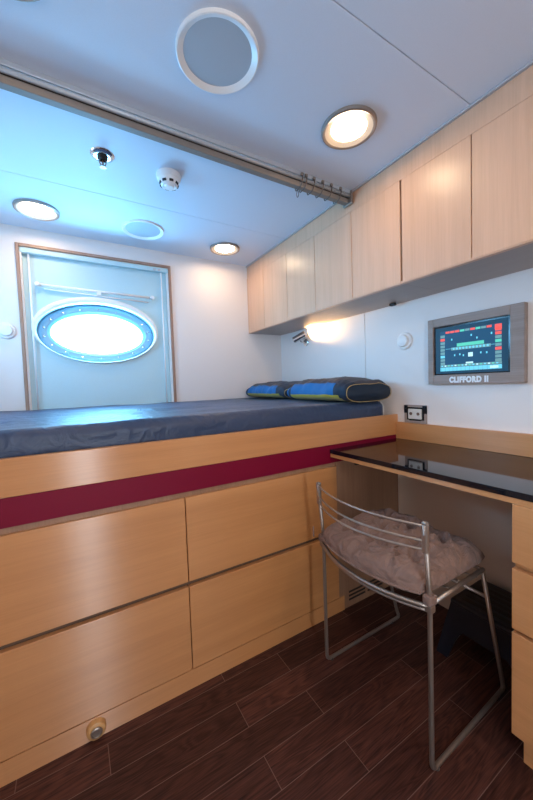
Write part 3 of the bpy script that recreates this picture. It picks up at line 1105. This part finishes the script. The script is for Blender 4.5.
def skirt(p0, p1, q0, q1, thick, leg):
    """side of the stool: a board from the top edge p0-p1 to the feet q0-q1 with an arched cut-out"""
    p0, p1, q0, q1 = [Vector(v) for v in (p0, p1, q0, q1)]
    bm = bmesh.new()
    n = 24
    top, bot = [], []
    for k in range(n + 1):
        u = k / n
        top.append(p0.lerp(p1, u))
        d = min(u, 1 - u)
        wl = leg / (p1 - p0).length
        if d < wl:
            f = 1.0
        else:
            v = min(1, (d - wl) / 0.12)
            f = 1.0 - 0.56 * math.sin(v * PI / 2) ** 0.6
        bot.append(p0.lerp(p1, u).lerp(q0.lerp(q1, u), f))
    nrm = (p1 - p0).cross(q0 - p0).normalized() * thick
    A = [bm.verts.new(v) for v in top]
    B = [bm.verts.new(v) for v in bot]
    A2 = [bm.verts.new(v + nrm) for v in top]
    B2 = [bm.verts.new(v + nrm) for v in bot]
    for k in range(n):
        bm.faces.new((A[k], A[k + 1], B[k + 1], B[k]))
        bm.faces.new((A2[k], B2[k], B2[k + 1], A2[k + 1]))
        bm.faces.new((B[k], B[k + 1], B2[k + 1], B2[k]))
        bm.faces.new((A[k], A2[k], A2[k + 1], A[k + 1]))
    bm.faces.new((A[0], B[0], B2[0], A2[0]))
    bm.faces.new((A[n], A2[n], B2[n], B[n]))
    return bm


hz = HS - 0.012
f0, f1 = X0s + 0.004, X1s - 0.004
g0, g1 = Y0s + 0.004, Y1s - 0.004
fx0, fx1, fy0, fy1 = X0s - 0.008, X1s + 0.012, Y0s - 0.04, Y1s + 0.05
link('side_panel', skirt((f0, g1, hz), (f0, g0, hz), (fx0, fy1, 0.001), (fx0, fy0, 0.001), 0.012, 0.032), 'black_plastic', t)
link('side_panel', skirt((f1, g1, hz), (f1, g0, hz), (fx1, fy1, 0.001), (fx1, fy0, 0.001), -0.012, 0.032), 'black_plastic', t)
link('side_panel', skirt((f0, g1, hz), (f1, g1, hz), (fx0, fy1, 0.001), (fx1, fy1, 0.001), -0.012, 0.032), 'black_plastic', t)
link('side_panel', skirt((f0, g0, hz), (f1, g0, hz), (fx0, fy0, 0.001), (fx1, fy0, 0.001), 0.012, 0.032), 'black_plastic', t)

# ------------------------------------------------------------------ wire chair
YA, YZ = -1.280, -1.712          # far and near side frame
ZS = 0.484                       # seat rail height
t = thing('wire_chair', 'steel wire chair with sled legs pulled out from the desk', 'chair', (-0.47, -1.49, 0.0))
R0 = 0.0068
for y in (YA, YZ):
    s = 1 if y == YA else -1
    P = [(-0.700, y, 0.708), (-0.680, y, ZS + 0.01), (-0.678, y, 0.0095), (-0.246, y + 0.012 * (1 if y == YZ else 0), 0.0095),
         (-0.262, y + 0.008 * (1 if y == YZ else 0), 0.045), (-0.388, y + 0.02 * -s * 0.5, ZS - 0.01)]
    rod('leg', fillet(P, 0.025, 5), [R0] * len(fillet(P, 0.025, 5)), 'steel', t, 12)
    rod('seat_rail', [(-0.682, y, ZS), (-0.385, y - s * 0.01, ZS - 0.004)], 0.007, 'steel', t, 10)
    boxes('hinge_clamp', [(-0.692, -0.670, y - 0.011, y + 0.011, ZS - 0.020, ZS + 0.002)], 'steel', t, bevel=0.004)
    boxes('back_plate', [(-0.704, -0.690, y - 0.0085, y + 0.0085, 0.632, 0.716)], 'steel', t, bevel=0.004)
    for x in (-0.655, -0.300):
        turned('foot', [(0, -0.0085), (0.007, -0.0085), (0.007, 0.002), (0, 0.002)], 'strap', t, origin=(x, y + (0.01 if y == YZ and x > -0.4 else 0), 0.0090), seg=12)


def bow(z, x0, depth, drop=0.0, n=20, ya=YA, yz=YZ):
    out = []
    for k in range(n + 1):
        u = -1 + 2 * k / n
        out.append((x0 - depth * (1 - u * u), ya + (yz - ya) * (u + 1) / 2, z - drop * (1 - u * u)))
    return out


for z, x0, dp in ((0.705, -0.699, 0.055), (0.664, -0.697, 0.060), (0.640, -0.696, 0.066)):
    rod('back_wire', bow(z, x0, dp), 0.0034, 'steel', t, 8)
rod('seat_bow', bow(ZS - 0.004, -0.684, 0.060), 0.0065, 'steel', t, 10)
rod('seat_bow', bow(ZS - 0.016, -0.684, 0.050, 0.006), 0.0045, 'steel', t, 8)
rod('seat_bow', bow(ZS - 0.006, -0.386, -0.012, ya=YA - 0.01, yz=YZ + 0.01), 0.0065, 'steel', t, 10)
for k, x in enumerate((-0.62, -0.56, -0.50, -0.44)):
    rod('seat_wire', bow(ZS - 0.006, x, 0.01, 0.006, 10), 0.0025, 'steel', t, 6)
rod('cross_bar', [(-0.357, YA - 0.006, 0.378), (-0.357, YZ + 0.006, 0.378)], 0.006, 'steel', t, 8)

# cushion, tufted, tied to the rear corners
t = thing('seat_cushion', 'tufted taupe seat cushion tied onto the wire chair', 'cushion', (-0.53, -1.49, ZS))
bm = bmesh.new()
NX_, NY_ = 52, 60
cx0, cx1, cy0, cy1 = -0.708, -0.352, YZ + 0.004, YA - 0.002
tufts = [(-0.62, -1.37), (-0.62, -1.49), (-0.62, -1.61), (-0.53, -1.43), (-0.53, -1.56), (-0.44, -1.37), (-0.44, -1.49), (-0.44, -1.61)]
HC = 0.070


def cush(i, j, top):
    u, v = i / NX_, j / NY_
    a, b = 2 * u - 1, 2 * v - 1
    bowb = 0.040 * (1 - b * b) * max(0, -a)
    rx = 1 - 0.05 * abs(b) ** 6
    ry = 1 - 0.05 * abs(a) ** 6
    x = (cx0 + cx1) / 2 + a * (cx1 - cx0) / 2 * rx - bowb
    y = (cy0 + cy1) / 2 + b * (cy1 - cy0) / 2 * ry
    e = max(0.0, (1 - abs(a) ** 6) * (1 - abs(b) ** 6)) ** 0.45
    zc = ZS + 0.010 + 0.020
    if not top:
        return Vector((x, y, zc - 0.021 * e))
    z = zc + (HC - 0.018) * e
    for (tx, ty) in tufts:
        d2 = ((x - tx) ** 2 + (y - ty) ** 2)
        z -= 0.034 * math.exp(-d2 / 0.0008) * e
        ang = math.atan2(y - ty, x - tx)
        z += 0.009 * math.cos(5 * ang + tx * 90) * math.exp(-(math.sqrt(d2) - 0.035) ** 2 / 0.0006) * e
    z += e * (noise.noise(Vector((x * 15, y * 12, 0.3))) * 0.016 + abs(noise.noise(Vector((x * 26 + y * 20, y * 30, 2.0)))) * 0.017)
    return Vector((x, y, z))


tp = [[bm.verts.new(cush(i, j, True)) for j in range(NY_ + 1)] for i in range(NX_ + 1)]
bt = [[None] * (NY_ + 1) for _ in range(NX_ + 1)]
for i in range(NX_ + 1):
    for j in range(NY_ + 1):
        bt[i][j] = tp[i][j] if i in (0, NX_) or j in (0, NY_) else bm.verts.new(cush(i, j, False))
for i in range(NX_):
    for j in range(NY_):
        bm.faces.new((tp[i][j], tp[i + 1][j], tp[i + 1][j + 1], tp[i][j + 1])).smooth = True
        try:
            bm.faces.new((bt[i][j], bt[i][j + 1], bt[i + 1][j + 1], bt[i + 1][j])).smooth = True
        except ValueError:
            pass
edge = [tp[0][j].co.copy() for j in range(NY_ + 1)]
link('cover', bm, 'cushion', t, smooth=True)
rod('piping', edge, 0.004, 'cushion', t, 8)
for (tx, ty) in tufts:
    zt_ = ZS + 0.030 + (HC - 0.018) - 0.034
    turned('tuft_button', [(0, 0.005), (0.006, 0.004), (0.009, 0.0), (0.006, -0.004)], 'cushion', t, origin=(tx, ty, zt_), seg=14)
for y, s in ((YA, 1), (YZ, -1)):
    bm = bmesh.new()
    box(bm, -0.698, -0.664, y - 0.0135, y + 0.0135, ZS + 0.000, ZS + 0.030)
    link('tie', bm, 'cushion', t, bevel=0.008, segs=3, smooth=True)
bm = bmesh.new()
L = [Vector((-0.712 + 0.010 * math.cos(a), YA + 0.020 + 0.012 * math.cos(a), ZS + 0.038 + 0.017 * math.sin(a))) for a in [2 * PI * k / 14 for k in range(14)]]
tube(bm, L, 0.0028, 6, closed=True)
link('tie_loop', bm, 'cushion', t, smooth=True)
